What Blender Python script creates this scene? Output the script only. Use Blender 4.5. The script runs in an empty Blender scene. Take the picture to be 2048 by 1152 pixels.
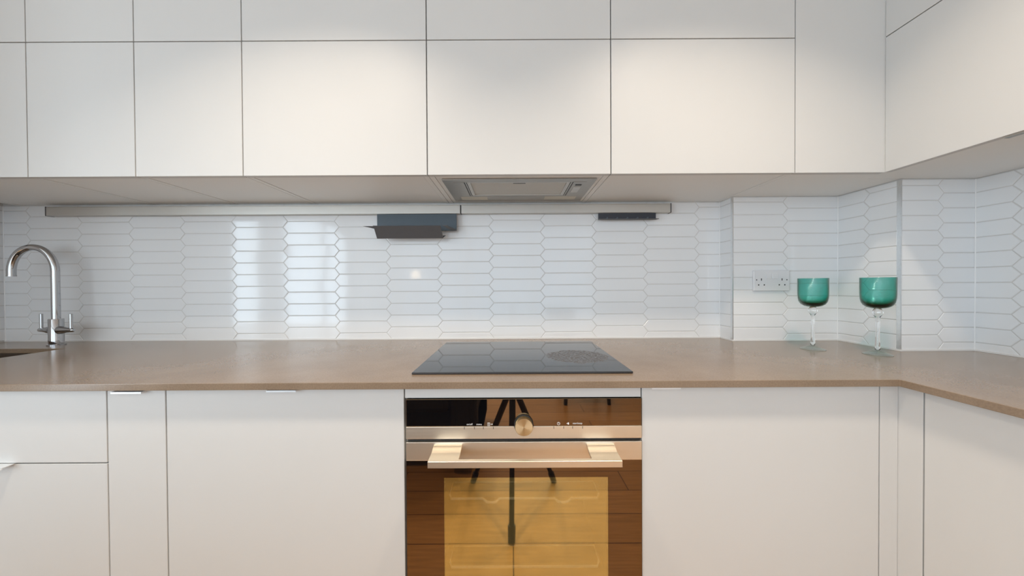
import bpy, bmesh, math, random
from mathutils import Matrix, Vector

random.seed(7)
S = bpy.context.scene
C = S.collection
CZ = 1.1584            # eye height of the photograph
WT = 0.92              # worktop height
UB = CZ + 0.3605       # underside of the wall cabinets
R = math.radians

# ------------------------------------------------------------------ camera
cam = bpy.data.cameras.new('camera')
cam.sensor_width = 36.0
cam.lens = 660.0 / 2048 * 36.0
cam.clip_start = 0.02
co = bpy.data.objects.new('camera', cam)
C.objects.link(co)
co.matrix_world = (Matrix.Translation((0, 0, CZ)) @ Matrix.Rotation(R(90 - 0.52), 4, 'X')
                   @ Matrix.Rotation(-0.0055, 4, 'Z'))
S.camera = co

# ------------------------------------------------------------------ world, lights, exposure
w = bpy.data.worlds.new('world')
S.world = w
w.use_nodes = True
w.node_tree.nodes['Background'].inputs[0].default_value = (0.70, 0.82, 1.0, 1)
w.node_tree.nodes['Background'].inputs[1].default_value = 1.0
S.view_settings.view_transform = 'Standard'
S.view_settings.look = 'None'
S.cycles.max_bounces = 8
S.cycles.diffuse_bounces = 4
S.cycles.glossy_bounces = 4
S.cycles.transmission_bounces = 8
S.view_settings.gamma = 1.0
S.view_settings.use_curve_mapping = False
S.view_settings.exposure = 0.05


def area(name, loc, rot, sx, sy, power, col, spread=180):
    l = bpy.data.lights.new(name, 'AREA')
    l.shape = 'RECTANGLE'
    l.size, l.size_y = sx, sy
    l.energy = power
    l.color = col
    l.spread = R(spread)
    o = bpy.data.objects.new(name, l)
    C.objects.link(o)
    o.location = loc
    o.rotation_euler = rot
    return o


DAY = (0.74, 0.89, 1.0)
WARM = (1.0, 0.855, 0.69)
XW = -3.2              # window wall on the left of the room
# the glazed openings of the left wall: (y centre, width)
L_LEFT, L_BACK = 7.5, 1.5            # radiance of the left windows and of the added rear ones
PANES = [(-0.93, 0.56), (-2.16, 0.88), (-3.08, 0.66)]
for yc, wd in PANES:
    area('daylight', (XW + 0.03, yc, 1.30), (0, R(-90), 0), 1.75, wd, L_LEFT * math.pi * 1.75 * wd, DAY)
FILL_PANES = [(-1.55, 1.26), (-0.25, 1.26), (1.0, 1.2)]      # unseen rear openings added for frontal fill: (x centre, width)
for xc, wd in FILL_PANES:
    area('daylight', (xc, -3.57, 1.35), (R(90), 0, 0), wd, 1.85, L_BACK * math.pi * 1.85 * wd, DAY)  # cool frontal fill set in the added rear openings
SPOTS = [(-0.62, 0.43), (0.62, 0.43), (-0.62, -1.2), (0.62, -1.2), (-1.86, -1.2), (-0.62, -2.7), (0.62, -2.7)]  # the rows behind the camera are unseen, added for fill
SPOT_W = 8.2

# ------------------------------------------------------------------ materials
M = {}


def mat(name, col, rough=0.5, metal=0.0, noise=0.0, nscale=20.0, bump=0.0, bscale=60.0, spec=0.5, **kw):
    m = bpy.data.materials.new(name)
    m.use_nodes = True
    nt = m.node_tree
    b = nt.nodes['Principled BSDF']
    b.inputs['Base Color'].default_value = (*col, 1)
    b.inputs['Roughness'].default_value = rough
    b.inputs['Metallic'].default_value = metal
    b.inputs['Specular IOR Level'].default_value = spec
    for k, v in kw.items():
        b.inputs[k.replace('_', ' ')].default_value = v
    tc = nt.nodes.new('ShaderNodeTexCoord')
    if noise > 0:
        n = nt.nodes.new('ShaderNodeTexNoise')
        n.inputs['Scale'].default_value = nscale
        n.inputs['Detail'].default_value = 1
        nt.links.new(tc.outputs['Object'], n.inputs['Vector'])
        mr = nt.nodes.new('ShaderNodeMapRange')
        mr.inputs['To Min'].default_value = 1 - noise
        mr.inputs['To Max'].default_value = 1 + noise
        nt.links.new(n.outputs['Fac'], mr.inputs['Value'])
        mx = nt.nodes.new('ShaderNodeVectorMath')
        mx.operation = 'SCALE'
        mx.inputs[0].default_value = col
        nt.links.new(mr.outputs['Result'], mx.inputs['Scale'])
        nt.links.new(mx.outputs['Vector'], b.inputs['Base Color'])
    if bump > 0:
        n2 = nt.nodes.new('ShaderNodeTexNoise')
        n2.inputs['Scale'].default_value = bscale
        nt.links.new(tc.outputs['Object'], n2.inputs['Vector'])
        bp = nt.nodes.new('ShaderNodeBump')
        bp.inputs['Strength'].default_value = bump
        bp.inputs['Distance'].default_value = 0.002
        nt.links.new(n2.outputs['Fac'], bp.inputs['Height'])
        nt.links.new(bp.outputs['Normal'], b.inputs['Normal'])
    M[name] = m
    return m


def brushed(name, col, rough, axis_scale, strength=0.15):
    """brushed metal: fine streaks along one axis drive the roughness"""
    m = mat(name, col, rough, 1.0)
    nt = m.node_tree
    b = nt.nodes['Principled BSDF']
    tc = nt.nodes.new('ShaderNodeTexCoord')
    mp = nt.nodes.new('ShaderNodeMapping')
    mp.inputs['Scale'].default_value = axis_scale
    n = nt.nodes.new('ShaderNodeTexNoise')
    n.inputs['Scale'].default_value = 8
    n.inputs['Detail'].default_value = 3
    nt.links.new(tc.outputs['Object'], mp.inputs['Vector'])
    nt.links.new(mp.outputs['Vector'], n.inputs['Vector'])
    mr = nt.nodes.new('ShaderNodeMapRange')
    mr.inputs['To Min'].default_value = rough - strength * 0.5
    mr.inputs['To Max'].default_value = rough + strength * 0.5
    nt.links.new(n.outputs['Fac'], mr.inputs['Value'])
    nt.links.new(mr.outputs['Result'], b.inputs['Roughness'])
    return m


mat('door_white', (0.645, 0.635, 0.615), 0.45, noise=0.012, nscale=6)
mat('carcass_white', (0.88, 0.87, 0.84), 0.45, noise=0.012, nscale=5)
mat('tile_white', (0.81, 0.815, 0.82), 0.08, spec=0.42, noise=0.012, nscale=9, bump=0.02, bscale=14)
mat('grout', (0.66, 0.645, 0.625), 0.9, noise=0.06, nscale=40)
mat('wall_paint', (0.78, 0.775, 0.76), 0.8, noise=0.01, nscale=4)
mat('ceiling_paint', (0.82, 0.815, 0.80), 0.85, noise=0.01, nscale=4)
mat('sealant', (0.80, 0.79, 0.78), 0.4, noise=0.01)
brushed('aluminium', (0.60, 0.575, 0.535), 0.55, (0.4, 30, 30), 0.1)
brushed('oven_steel', (0.86, 0.78, 0.66), 0.38, (0.3, 40, 60), 0.10)
brushed('hood_steel', (0.42, 0.395, 0.36), 0.45, (0.5, 30, 30), 0.1)
brushed('sink_steel', (0.45, 0.39, 0.34), 0.30, (2, 30, 30), 0.1)
mat('chrome', (0.50, 0.50, 0.51), 0.05, 1.0, noise=0.01)
mat('handle_metal', (0.86, 0.87, 0.88), 0.38, 0.6, noise=0.01)
mat('trim_silver', (0.74, 0.76, 0.77), 0.28, 1.0, noise=0.06, nscale=120, bump=0.15, bscale=260)
mat('black_glass', (0.004, 0.004, 0.005), 0.02, noise=0.02, IOR=2.6, Specular_Tint=(1.0, 0.70, 0.42, 1))
mat('black_plastic', (0.012, 0.012, 0.014), 0.5, noise=0.05)
mat('seam_dark', (0.05, 0.05, 0.05), 0.7, noise=0.05)
mat('slate_metal', (0.062, 0.085, 0.105), 0.42, noise=0.05, nscale=60)
mat('charcoal_metal', (0.10, 0.096, 0.098), 0.5, noise=0.05, nscale=60)
mat('navy_metal', (0.03, 0.033, 0.045), 0.45, noise=0.05, nscale=60)
mat('socket_white', (0.76, 0.76, 0.77), 0.3, noise=0.01)
mat('hole_black', (0.006, 0.006, 0.006), 0.7, noise=0.05)
mat('print_white', (0.80, 0.80, 0.80), 0.6, noise=0.01)
mat('lamp_lens', (0.55, 0.50, 0.40), 0.35, noise=0.03)
mat('enamel', (0.12, 0.09, 0.05), 0.35, noise=0.2, nscale=60)
mat('wire_white', (0.95, 0.94, 0.90), 0.25, 0.0, noise=0.01)  # near-white, non-metal colour stands in for the bright glint on the wire
mat('sofa_fabric', (0.012, 0.012, 0.016), 0.9, noise=0.2, nscale=80)
mat('window_frame', (0.60, 0.60, 0.60), 0.5, noise=0.01)

# stone worktop: beige quartz with fine flecks
m = mat('stone', (0.42, 0.335, 0.265), 0.18, spec=0.42)
nt = m.node_tree
b = nt.nodes['Principled BSDF']
tc = nt.nodes.new('ShaderNodeTexCoord')
n1 = nt.nodes.new('ShaderNodeTexNoise'); n1.inputs['Scale'].default_value = 260; n1.inputs['Detail'].default_value = 3
n2 = nt.nodes.new('ShaderNodeTexNoise'); n2.inputs['Scale'].default_value = 7; n2.inputs['Detail'].default_value = 5
add = nt.nodes.new('ShaderNodeMath'); add.operation = 'ADD'
nt.links.new(tc.outputs['Object'], n1.inputs['Vector']); nt.links.new(tc.outputs['Object'], n2.inputs['Vector'])
nt.links.new(n1.outputs['Fac'], add.inputs[0]); nt.links.new(n2.outputs['Fac'], add.inputs[1])
cr = nt.nodes.new('ShaderNodeValToRGB')
cr.color_ramp.elements[0].position = 0.35; cr.color_ramp.elements[0].color = (0.215, 0.152, 0.102, 1)
cr.color_ramp.elements[1].position = 0.65; cr.color_ramp.elements[1].color = (0.285, 0.21, 0.147, 1)
mul = nt.nodes.new('ShaderNodeMath'); mul.operation = 'MULTIPLY'; mul.inputs[1].default_value = 0.5
nt.links.new(add.outputs[0], mul.inputs[0]); nt.links.new(mul.outputs[0], cr.inputs['Fac'])
nt.links.new(cr.outputs['Color'], b.inputs['Base Color'])

# wooden floor boards
m = mat('floor_wood', (0.36, 0.17, 0.06), 0.35)
nt = m.node_tree
b = nt.nodes['Principled BSDF']
tc = nt.nodes.new('ShaderNodeTexCoord')
br = nt.nodes.new('ShaderNodeTexBrick')
br.inputs['Scale'].default_value = 1.0
br.inputs['Brick Width'].default_value = 1.3
br.inputs['Row Height'].default_value = 0.19
br.inputs['Mortar Size'].default_value = 0.0025
br.inputs['Color1'].default_value = (0.50, 0.28, 0.11, 1)
br.inputs['Color2'].default_value = (0.41, 0.22, 0.08, 1)
br.inputs['Mortar'].default_value = (0.08, 0.035, 0.012, 1)
nt.links.new(tc.outputs['Object'], br.inputs['Vector'])
mp = nt.nodes.new('ShaderNodeMapping'); mp.inputs['Scale'].default_value = (1.5, 22, 1)
nz = nt.nodes.new('ShaderNodeTexNoise'); nz.inputs['Scale'].default_value = 3; nz.inputs['Detail'].default_value = 6
nt.links.new(tc.outputs['Object'], mp.inputs['Vector']); nt.links.new(mp.outputs['Vector'], nz.inputs['Vector'])
mr = nt.nodes.new('ShaderNodeMapRange'); mr.inputs['To Min'].default_value = 0.6; mr.inputs['To Max'].default_value = 1.4
nt.links.new(nz.outputs['Fac'], mr.inputs['Value'])
vm = nt.nodes.new('ShaderNodeVectorMath'); vm.operation = 'SCALE'
nt.links.new(br.outputs['Color'], vm.inputs[0]); nt.links.new(mr.outputs['Result'], vm.inputs['Scale'])
nt.links.new(vm.outputs['Vector'], b.inputs['Base Color'])

# hob glass with a dull ring of burnt residue
m = mat('hob_glass', (0.012, 0.013, 0.016), 0.04, spec=1.0)
nt = m.node_tree
b = nt.nodes['Principled BSDF']
tc = nt.nodes.new('ShaderNodeTexCoord')
sub = nt.nodes.new('ShaderNodeVectorMath'); sub.operation = 'SUBTRACT'; sub.inputs[1].default_value = (0.182, -0.045, 0)
nt.links.new(tc.outputs['Object'], sub.inputs[0])
sz = nt.nodes.new('ShaderNodeVectorMath'); sz.operation = 'MULTIPLY'; sz.inputs[1].default_value = (1, 1, 0)
nt.links.new(sub.outputs[0], sz.inputs[0])
ln = nt.nodes.new('ShaderNodeVectorMath'); ln.operation = 'LENGTH'
nt.links.new(sz.outputs[0], ln.inputs[0])
nz = nt.nodes.new('ShaderNodeTexNoise'); nz.inputs['Scale'].default_value = 26; nz.inputs['Detail'].default_value = 6
nt.links.new(tc.outputs['Object'], nz.inputs['Vector'])
ad = nt.nodes.new('ShaderNodeMath'); ad.operation = 'MULTIPLY_ADD'; ad.inputs[1].default_value = 0.05
nt.links.new(nz.outputs['Fac'], ad.inputs[0]); nt.links.new(ln.outputs['Value'], ad.inputs[2])
mr = nt.nodes.new('ShaderNodeMapRange'); mr.inputs['From Min'].default_value = 0.118; mr.inputs['From Max'].default_value = 0.128
mr.inputs['To Min'].default_value = 1.0; mr.inputs['To Max'].default_value = 0
nt.links.new(ad.outputs[0], mr.inputs['Value'])
wv = nt.nodes.new('ShaderNodeTexNoise'); wv.inputs['Scale'].default_value = 140; wv.inputs['Detail'].default_value = 4
nt.links.new(tc.outputs['Object'], wv.inputs['Vector'])
mw = nt.nodes.new('ShaderNodeMapRange'); mw.inputs['From Min'].default_value = 0.30; mw.inputs['From Max'].default_value = 0.62
nt.links.new(wv.outputs['Fac'], mw.inputs['Value'])
fm = nt.nodes.new('ShaderNodeMath'); fm.operation = 'MULTIPLY'
nt.links.new(mr.outputs['Result'], fm.inputs[0]); nt.links.new(mw.outputs['Result'], fm.inputs[1])
mc = nt.nodes.new('ShaderNodeMix'); mc.data_type = 'RGBA'
mc.inputs['A'].default_value = (0.012, 0.013, 0.016, 1); mc.inputs['B'].default_value = (0.070, 0.058, 0.054, 1)
nt.links.new(fm.outputs[0], mc.inputs['Factor']); nt.links.new(mc.outputs['Result'], b.inputs['Base Color'])
mg = nt.nodes.new('ShaderNodeMapRange'); mg.inputs['To Min'].default_value = 0.04; mg.inputs['To Max'].default_value = 0.55
nt.links.new(fm.outputs[0], mg.inputs['Value']); nt.links.new(mg.outputs['Result'], b.inputs['Roughness'])

# oven window: coated glass that half mirrors, half lets one look in
m = bpy.data.materials.new('oven_window'); M['oven_window'] = m
m.use_nodes = True
nt = m.node_tree
nt.nodes.clear()
out = nt.nodes.new('ShaderNodeOutputMaterial')
gl = nt.nodes.new('ShaderNodeBsdfGlossy'); gl.inputs['Color'].default_value = (0.94, 0.87, 0.48, 1); gl.inputs['Roughness'].default_value = 0.03
tr = nt.nodes.new('ShaderNodeBsdfTransparent'); tr.inputs['Color'].default_value = (1.0, 0.97, 0.9, 1)
df = nt.nodes.new('ShaderNodeBsdfDiffuse'); df.inputs['Color'].default_value = (0.62, 0.50, 0.22, 1)
mx = nt.nodes.new('ShaderNodeMixShader'); mx.inputs['Fac'].default_value = 0.50
mx2 = nt.nodes.new('ShaderNodeMixShader')
tc = nt.nodes.new('ShaderNodeTexCoord')
ck = nt.nodes.new('ShaderNodeTexVoronoi'); ck.inputs['Scale'].default_value = 330; ck.inputs['Randomness'].default_value = 0.0
nt.links.new(tc.outputs['Object'], ck.inputs['Vector'])
mr = nt.nodes.new('ShaderNodeMapRange'); mr.inputs['From Max'].default_value = 0.7; mr.inputs['To Min'].default_value = 0.14; mr.inputs['To Max'].default_value = 0.02
nt.links.new(ck.outputs['Distance'], mr.inputs['Value']); nt.links.new(mr.outputs['Result'], mx2.inputs['Fac'])
nt.links.new(gl.outputs[0], mx.inputs[1]); nt.links.new(tr.outputs[0], mx.inputs[2])
nt.links.new(mx.outputs[0], mx2.inputs[1]); nt.links.new(df.outputs[0], mx2.inputs[2]); nt.links.new(mx2.outputs[0], out.inputs['Surface'])

# knob face: turned aluminium
m = mat('knob_face', (0.80, 0.66, 0.42), 0.30, 1.0, Anisotropic=0.85)
nt = m.node_tree
tg = nt.nodes.new('ShaderNodeTangent'); tg.direction_type = 'RADIAL'; tg.axis = 'Y'
nt.links.new(tg.outputs[0], nt.nodes['Principled BSDF'].inputs['Tangent'])

# glass of the goblets
m = mat('clear_glass', (1, 1, 1), 0.02, Transmission_Weight=1.0, IOR=1.45)


def thin_glass(name, tint, density, swirl):
    """clear-seeing glass: fresnel gloss over straight transmission, coloured by the thickness of the glass"""
    m = bpy.data.materials.new(name); M[name] = m
    m.use_nodes = True
    nt = m.node_tree
    nt.nodes.clear()
    out = nt.nodes.new('ShaderNodeOutputMaterial')
    tr = nt.nodes.new('ShaderNodeBsdfTransparent')
    gl = nt.nodes.new('ShaderNodeBsdfGlossy'); gl.inputs['Roughness'].default_value = 0.06
    fr = nt.nodes.new('ShaderNodeFresnel'); fr.inputs['IOR'].default_value = 1.5
    ge = nt.nodes.new('ShaderNodeNewGeometry')
    io = nt.nodes.new('ShaderNodeMapRange'); io.inputs['To Min'].default_value = 1.7; io.inputs['To Max'].default_value = 1 / 1.7
    nt.links.new(ge.outputs['Backfacing'], io.inputs['Value']); nt.links.new(io.outputs['Result'], fr.inputs['IOR'])
    mx = nt.nodes.new('ShaderNodeMixShader')
    nt.links.new(fr.outputs[0], mx.inputs['Fac']); nt.links.new(tr.outputs[0], mx.inputs[1]); nt.links.new(gl.outputs[0], mx.inputs[2])
    nt.links.new(mx.outputs[0], out.inputs['Surface'])
    va = nt.nodes.new('ShaderNodeVolumeAbsorption')
    va.inputs['Color'].default_value = (*tint, 1); va.inputs['Density'].default_value = density
    nt.links.new(va.outputs[0], out.inputs['Volume'])
    if swirl:
        tc = nt.nodes.new('ShaderNodeTexCoord')
        sx = nt.nodes.new('ShaderNodeSeparateXYZ')
        nt.links.new(tc.outputs['Object'], sx.inputs[0])
        at = nt.nodes.new('ShaderNodeMath'); at.operation = 'ARCTAN2'
        nt.links.new(sx.outputs['Y'], at.inputs[0]); nt.links.new(sx.outputs['X'], at.inputs[1])
        ma = nt.nodes.new('ShaderNodeMath'); ma.operation = 'MULTIPLY'; ma.inputs[1].default_value = 38.0
        nt.links.new(at.outputs[0], ma.inputs[0])
        mb2 = nt.nodes.new('ShaderNodeMath'); mb2.operation = 'MULTIPLY_ADD'; mb2.inputs[1].default_value = 1250.0
        nt.links.new(sx.outputs['Z'], mb2.inputs[0]); nt.links.new(ma.outputs[0], mb2.inputs[2])
        sn = nt.nodes.new('ShaderNodeMath'); sn.operation = 'SINE'
        nt.links.new(mb2.outputs[0], sn.inputs[0])
        bp = nt.nodes.new('ShaderNodeBump'); bp.inputs['Strength'].default_value = 0.5; bp.inputs['Distance'].default_value = 0.0006
        nt.links.new(sn.outputs[0], bp.inputs['Height'])
        nt.links.new(bp.outputs['Normal'], gl.inputs['Normal']); nt.links.new(bp.outputs['Normal'], fr.inputs['Normal'])


thin_glass('teal_glass', (0.02, 0.81, 0.74), 470, True)
thin_glass('foot_glass', (0.80, 0.95, 0.92), 28, False)

# window panes
mat('pane_glass', (1, 1, 1), 0.0, Transmission_Weight=1.0, IOR=1.05)
# lamp glow
m = mat('globe_glow', (1, 0.9, 0.75), 0.5)
m.node_tree.nodes['Principled BSDF'].inputs['Emission Color'].default_value = (1.0, 0.80, 0.55, 1)
m.node_tree.nodes['Principled BSDF'].inputs['Emission Strength'].default_value = 16.0
m = mat('lamp_glow', (1, 0.9, 0.75), 0.5)
m.node_tree.nodes['Principled BSDF'].inputs['Emission Color'].default_value = (*WARM, 1)
m.node_tree.nodes['Principled BSDF'].inputs['Emission Strength'].default_value = 6.0

# extractor filter: fine metal mesh
m = mat('filter_mesh', (0.42, 0.41, 0.38), 0.5, 0.1)
nt = m.node_tree
tc = nt.nodes.new('ShaderNodeTexCoord')
vo = nt.nodes.new('ShaderNodeTexVoronoi'); vo.inputs['Scale'].default_value = 180; vo.inputs['Randomness'].default_value = 0
nt.links.new(tc.outputs['Object'], vo.inputs['Vector'])
cr = nt.nodes.new('ShaderNodeValToRGB')
cr.color_ramp.elements[0].color = (0.36, 0.345, 0.31, 1); cr.color_ramp.elements[1].color = (0.72, 0.69, 0.63, 1)
nt.links.new(vo.outputs['Distance'], cr.inputs['Fac']); nt.links.new(cr.outputs['Color'], nt.nodes['Principled BSDF'].inputs['Base Color'])


# ------------------------------------------------------------------ mesh helpers
class MB:
    def __init__(self):
        self.bm = bmesh.new()

    def box(self, x0, x1, y0, y1, z0, z1):
        v = [self.bm.verts.new(p) for p in ((x0, y0, z0), (x1, y0, z0), (x1, y1, z0), (x0, y1, z0),
                                            (x0, y0, z1), (x1, y0, z1), (x1, y1, z1), (x0, y1, z1))]
        for f in ((0, 3, 2, 1), (4, 5, 6, 7), (0, 1, 5, 4), (1, 2, 6, 5), (2, 3, 7, 6), (3, 0, 4, 7)):
            self.bm.faces.new([v[i] for i in f])
        return self

    def prism(self, pts, d):
        """closed polygon of 3-D points extruded by the vector d"""
        d = Vector(d)
        a = [self.bm.verts.new(p) for p in pts]
        c = [self.bm.verts.new(Vector(p) + d) for p in pts]
        self.bm.faces.new(list(reversed(a)))
        self.bm.faces.new(c)
        n = len(pts)
        for i in range(n):
            self.bm.faces.new((a[i], a[(i + 1) % n], c[(i + 1) % n], c[i]))
        return self

    def tube(self, path, rad, seg=16, cap=True):
        """tube through points; rad is one number or one per point"""
        path = [Vector(p) for p in path]
        n = len(path)
        rad = rad if isinstance(rad, (list, tuple)) else [rad] * n
        rings = []
        up = None
        for i, p in enumerate(path):
            t = (path[min(i + 1, n - 1)] - path[max(i - 1, 0)]).normalized()
            if up is None:
                up = Vector((0, 0, 1)) if abs(t.z) < 0.9 else Vector((1, 0, 0))
            s = t.cross(up).normalized()
            up = s.cross(t).normalized()
            rings.append([self.bm.verts.new(p + rad[i] * (math.cos(a) * s + math.sin(a) * up))
                          for a in (2 * math.pi * k / seg for k in range(seg))])
        for a, c in zip(rings, rings[1:]):
            for k in range(seg):
                self.bm.faces.new((a[k], a[(k + 1) % seg], c[(k + 1) % seg], c[k]))
        if cap:
            self.bm.faces.new(list(reversed(rings[0])))
            self.bm.faces.new(rings[-1])
        return self

    def lathe(self, prof, cx=0, cy=0, cz=0, seg=48, closed=False):
        """profile of (r, z) turned about the vertical axis"""
        rings = []
        for r, z in prof:
            if r < 1e-6:
                rings.append([self.bm.verts.new((cx, cy, cz + z))])
            else:
                rings.append([self.bm.verts.new((cx + r * math.cos(2 * math.pi * k / seg), cy + r * math.sin(2 * math.pi * k / seg), cz + z))
                              for k in range(seg)])
        pairs = list(zip(rings, rings[1:]))
        if closed:
            pairs.append((rings[-1], rings[0]))
        for a, c in pairs:
            for k in range(seg):
                j = (k + 1) % seg
                if len(a) == 1 and len(c) == 1:
                    continue
                if len(a) == 1:
                    self.bm.faces.new((a[0], c[j], c[k]))
                elif len(c) == 1:
                    self.bm.faces.new((a[k], a[j], c[0]))
                else:
                    self.bm.faces.new((a[k], a[j], c[j], c[k]))
        return self

    def mesh(self, name):
        bmesh.ops.recalc_face_normals(self.bm, faces=self.bm.faces[:])
        me = bpy.data.meshes.new(name)
        self.bm.to_mesh(me)
        self.bm.free()
        return me

    def build(self, name, material, parent=None, bevel=0.0, smooth=False, origin=None, seg=2):
        if origin:
            bmesh.ops.translate(self.bm, verts=self.bm.verts[:], vec=-Vector(origin))
        me = self.mesh(name)
        me.materials.append(M[material])
        if smooth:
            for p in me.polygons:
                p.use_smooth = True
            try:
                me.set_sharp_from_angle(angle=R(40))
            except Exception:
                pass
        o = bpy.data.objects.new(name, me)
        C.objects.link(o)
        if parent is not None:
            o.parent = parent
            base = Vector(parent.location)
            if parent.parent is not None:
                base = base + Vector(parent.parent.location)
            o.location = (Vector(origin) if origin else Vector((0, 0, 0))) - base
        elif origin:
            o.location = origin
        if bevel:
            bv = o.modifiers.new('bevel', 'BEVEL')
            bv.width = bevel
            bv.segments = seg
            bv.limit_method = 'ANGLE'
            bv.angle_limit = R(40)
            bv.harden_normals = False
        return o


def tag(o, label, cat, group=None):
    o['label'] = label
    o['category'] = cat
    if group:
        o['group'] = group
    return o


def thing(name, loc, label, cat, group=None):
    o = bpy.data.objects.new(name, None)
    o.empty_display_size = 0.05
    C.objects.link(o)
    o.location = loc
    return tag(o, label, cat, group)


def struct(o):
    o['kind'] = 'structure'
    return o


def text(name, body, size, loc, material, parent):
    """flat lettering that faces the room"""
    cu = bpy.data.curves.new(name, 'FONT')
    cu.body = body
    cu.size = size
    cu.align_x = 'CENTER'
    cu.extrude = 0.0001
    t = bpy.data.objects.new(name, cu)
    me = bpy.data.meshes.new_from_object(t)
    bpy.data.objects.remove(t)
    me.transform(Matrix.Rotation(R(90), 4, 'X'))
    me.materials.clear()
    me.materials.append(M[material])
    o = bpy.data.objects.new(name, me)
    C.objects.link(o)
    o.parent = parent
    o.location = Vector(loc) - Vector(parent.location)
    return o


# ------------------------------------------------------------------ the room
REC = 0.0013           # how far the grout lies behind the tile faces
YW, YC, YR = 1.457, 1.372, 1.150      # tile faces: back wall, first step, second step
XC, XR, XRW, XL = 0.917, 1.354, 1.6135, -2.24
HC = 2.42

struct(MB().box(-3.5, 1.9, -3.8, 1.75, -0.06, 0).build('floor', 'floor_wood'))
struct(MB().box(-3.5, 1.9, -3.8, 1.75, HC, HC + 0.06).build('ceiling', 'ceiling_paint'))
wall_back = struct(MB().box(XL - REC, XC + REC, YW + REC, 1.70, 0, HC).build('wall_back', 'grout'))
wall_step = struct(MB().box(XC + REC, XR + REC, YC + REC, 1.70, 0, HC).build('wall_back_step', 'grout'))
wall_corner = struct(MB().box(XR + REC, XRW + REC, YR + REC, 1.70, 0, HC).build('wall_corner_step', 'grout'))
wall_right = struct(MB().box(XRW + REC, 1.85, -3.6, 1.70, 0, HC).build('wall_right', 'grout'))
wall_left = struct(MB().box(XW, XL - REC, 0.25, 1.70, 0, HC).build('wall_left', 'grout'))  # unseen front part lengthened to shade the tiles at the left
wm = MB()
edges = [XW - 0.15] + [v for xc, wd in FILL_PANES for v in (xc - wd / 2, xc + wd / 2)] + [1.85]
for i in range(0, len(edges), 2):
    wm.box(edges[i], edges[i + 1], -3.75, -3.6, 0, HC)
for xc, wd in FILL_PANES:
    wm.box(xc - wd / 2, xc + wd / 2, -3.75, -3.6, 0, 0.40)
    wm.box(xc - wd / 2, xc + wd / 2, -3.75, -3.6, 2.30, HC)
struct(wm.build('wall_front', 'wall_paint'))
for i, (xc, wd) in enumerate(FILL_PANES):
    f = MB()
    x0, x1 = xc - wd / 2, xc + wd / 2
    f.box(x0, x0 + 0.05, -3.70, -3.64, 0.40, 2.30).box(x1 - 0.05, x1, -3.70, -3.64, 0.40, 2.30)
    f.box(x0 + 0.05, x1 - 0.05, -3.70, -3.64, 0.40, 0.45).box(x0 + 0.05, x1 - 0.05, -3.70, -3.64, 2.25, 2.30)
    wo = struct(f.build('window_%d' % (i + 4), 'window_frame', bevel=0.004))  # unseen rear windows, added to go with the fill light
    MB().box(x0 + 0.05, x1 - 0.05, -3.674, -3.668, 0.45, 2.25).build('pane', 'pane_glass', wo)
# the window wall, built around its openings
wm = MB()
edges = [0.25] + [v for yc, wd in PANES for v in (yc + wd / 2, yc - wd / 2)] + [-3.6]
for i in range(0, len(edges), 2):
    wm.box(XW - 0.15, XW, edges[i + 1], edges[i], 0, HC)
for yc, wd in PANES:
    wm.box(XW - 0.15, XW, yc - wd / 2, yc + wd / 2, 0, 0.40)
    wm.box(XW - 0.15, XW, yc - wd / 2, yc + wd / 2, 2.20, HC)
struct(wm.build('wall_left_side', 'wall_paint'))
for i, (yc, wd) in enumerate(PANES):
    f = MB()
    y0, y1 = yc - wd / 2, yc + wd / 2
    f.box(XW - 0.11, XW - 0.05, y0, y0 + 0.05, 0.40, 2.20).box(XW - 0.11, XW - 0.05, y1 - 0.05, y1, 0.40, 2.20)
    f.box(XW - 0.11, XW - 0.05, y0 + 0.05, y1 - 0.05, 0.40, 0.45).box(XW - 0.11, XW - 0.05, y0 + 0.05, y1 - 0.05, 2.15, 2.20)
    wo = struct(f.build('window_%d' % (i + 1), 'window_frame', bevel=0.004))
    MB().box(XW - 0.084, XW - 0.078, y0 + 0.05, y1 - 0.05, 0.45, 2.15).build('pane', 'pane_glass', wo)

# ------------------------------------------------------------------ picket tiles, one object each
PU, PV, TIP, G = 0.2268, 0.0521, 0.0105, 0.0014
ZE, ZO = WT + 0.0297, WT + 0.0557     # joints of even and odd columns
tile_cache = {}


def clip(poly, ax, lim, keep_less):
    out = []
    n = len(poly)
    for i in range(n):
        p, q = poly[i], poly[(i + 1) % n]
        pi = (p[ax] <= lim) if keep_less else (p[ax] >= lim)
        qi = (q[ax] <= lim) if keep_less else (q[ax] >= lim)
        if pi:
            out.append(p)
        if pi != qi:
            t = (lim - p[ax]) / (q[ax] - p[ax])
            out.append((p[0] + t * (q[0] - p[0]), p[1] + t * (q[1] - p[1])))
    return out


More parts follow.
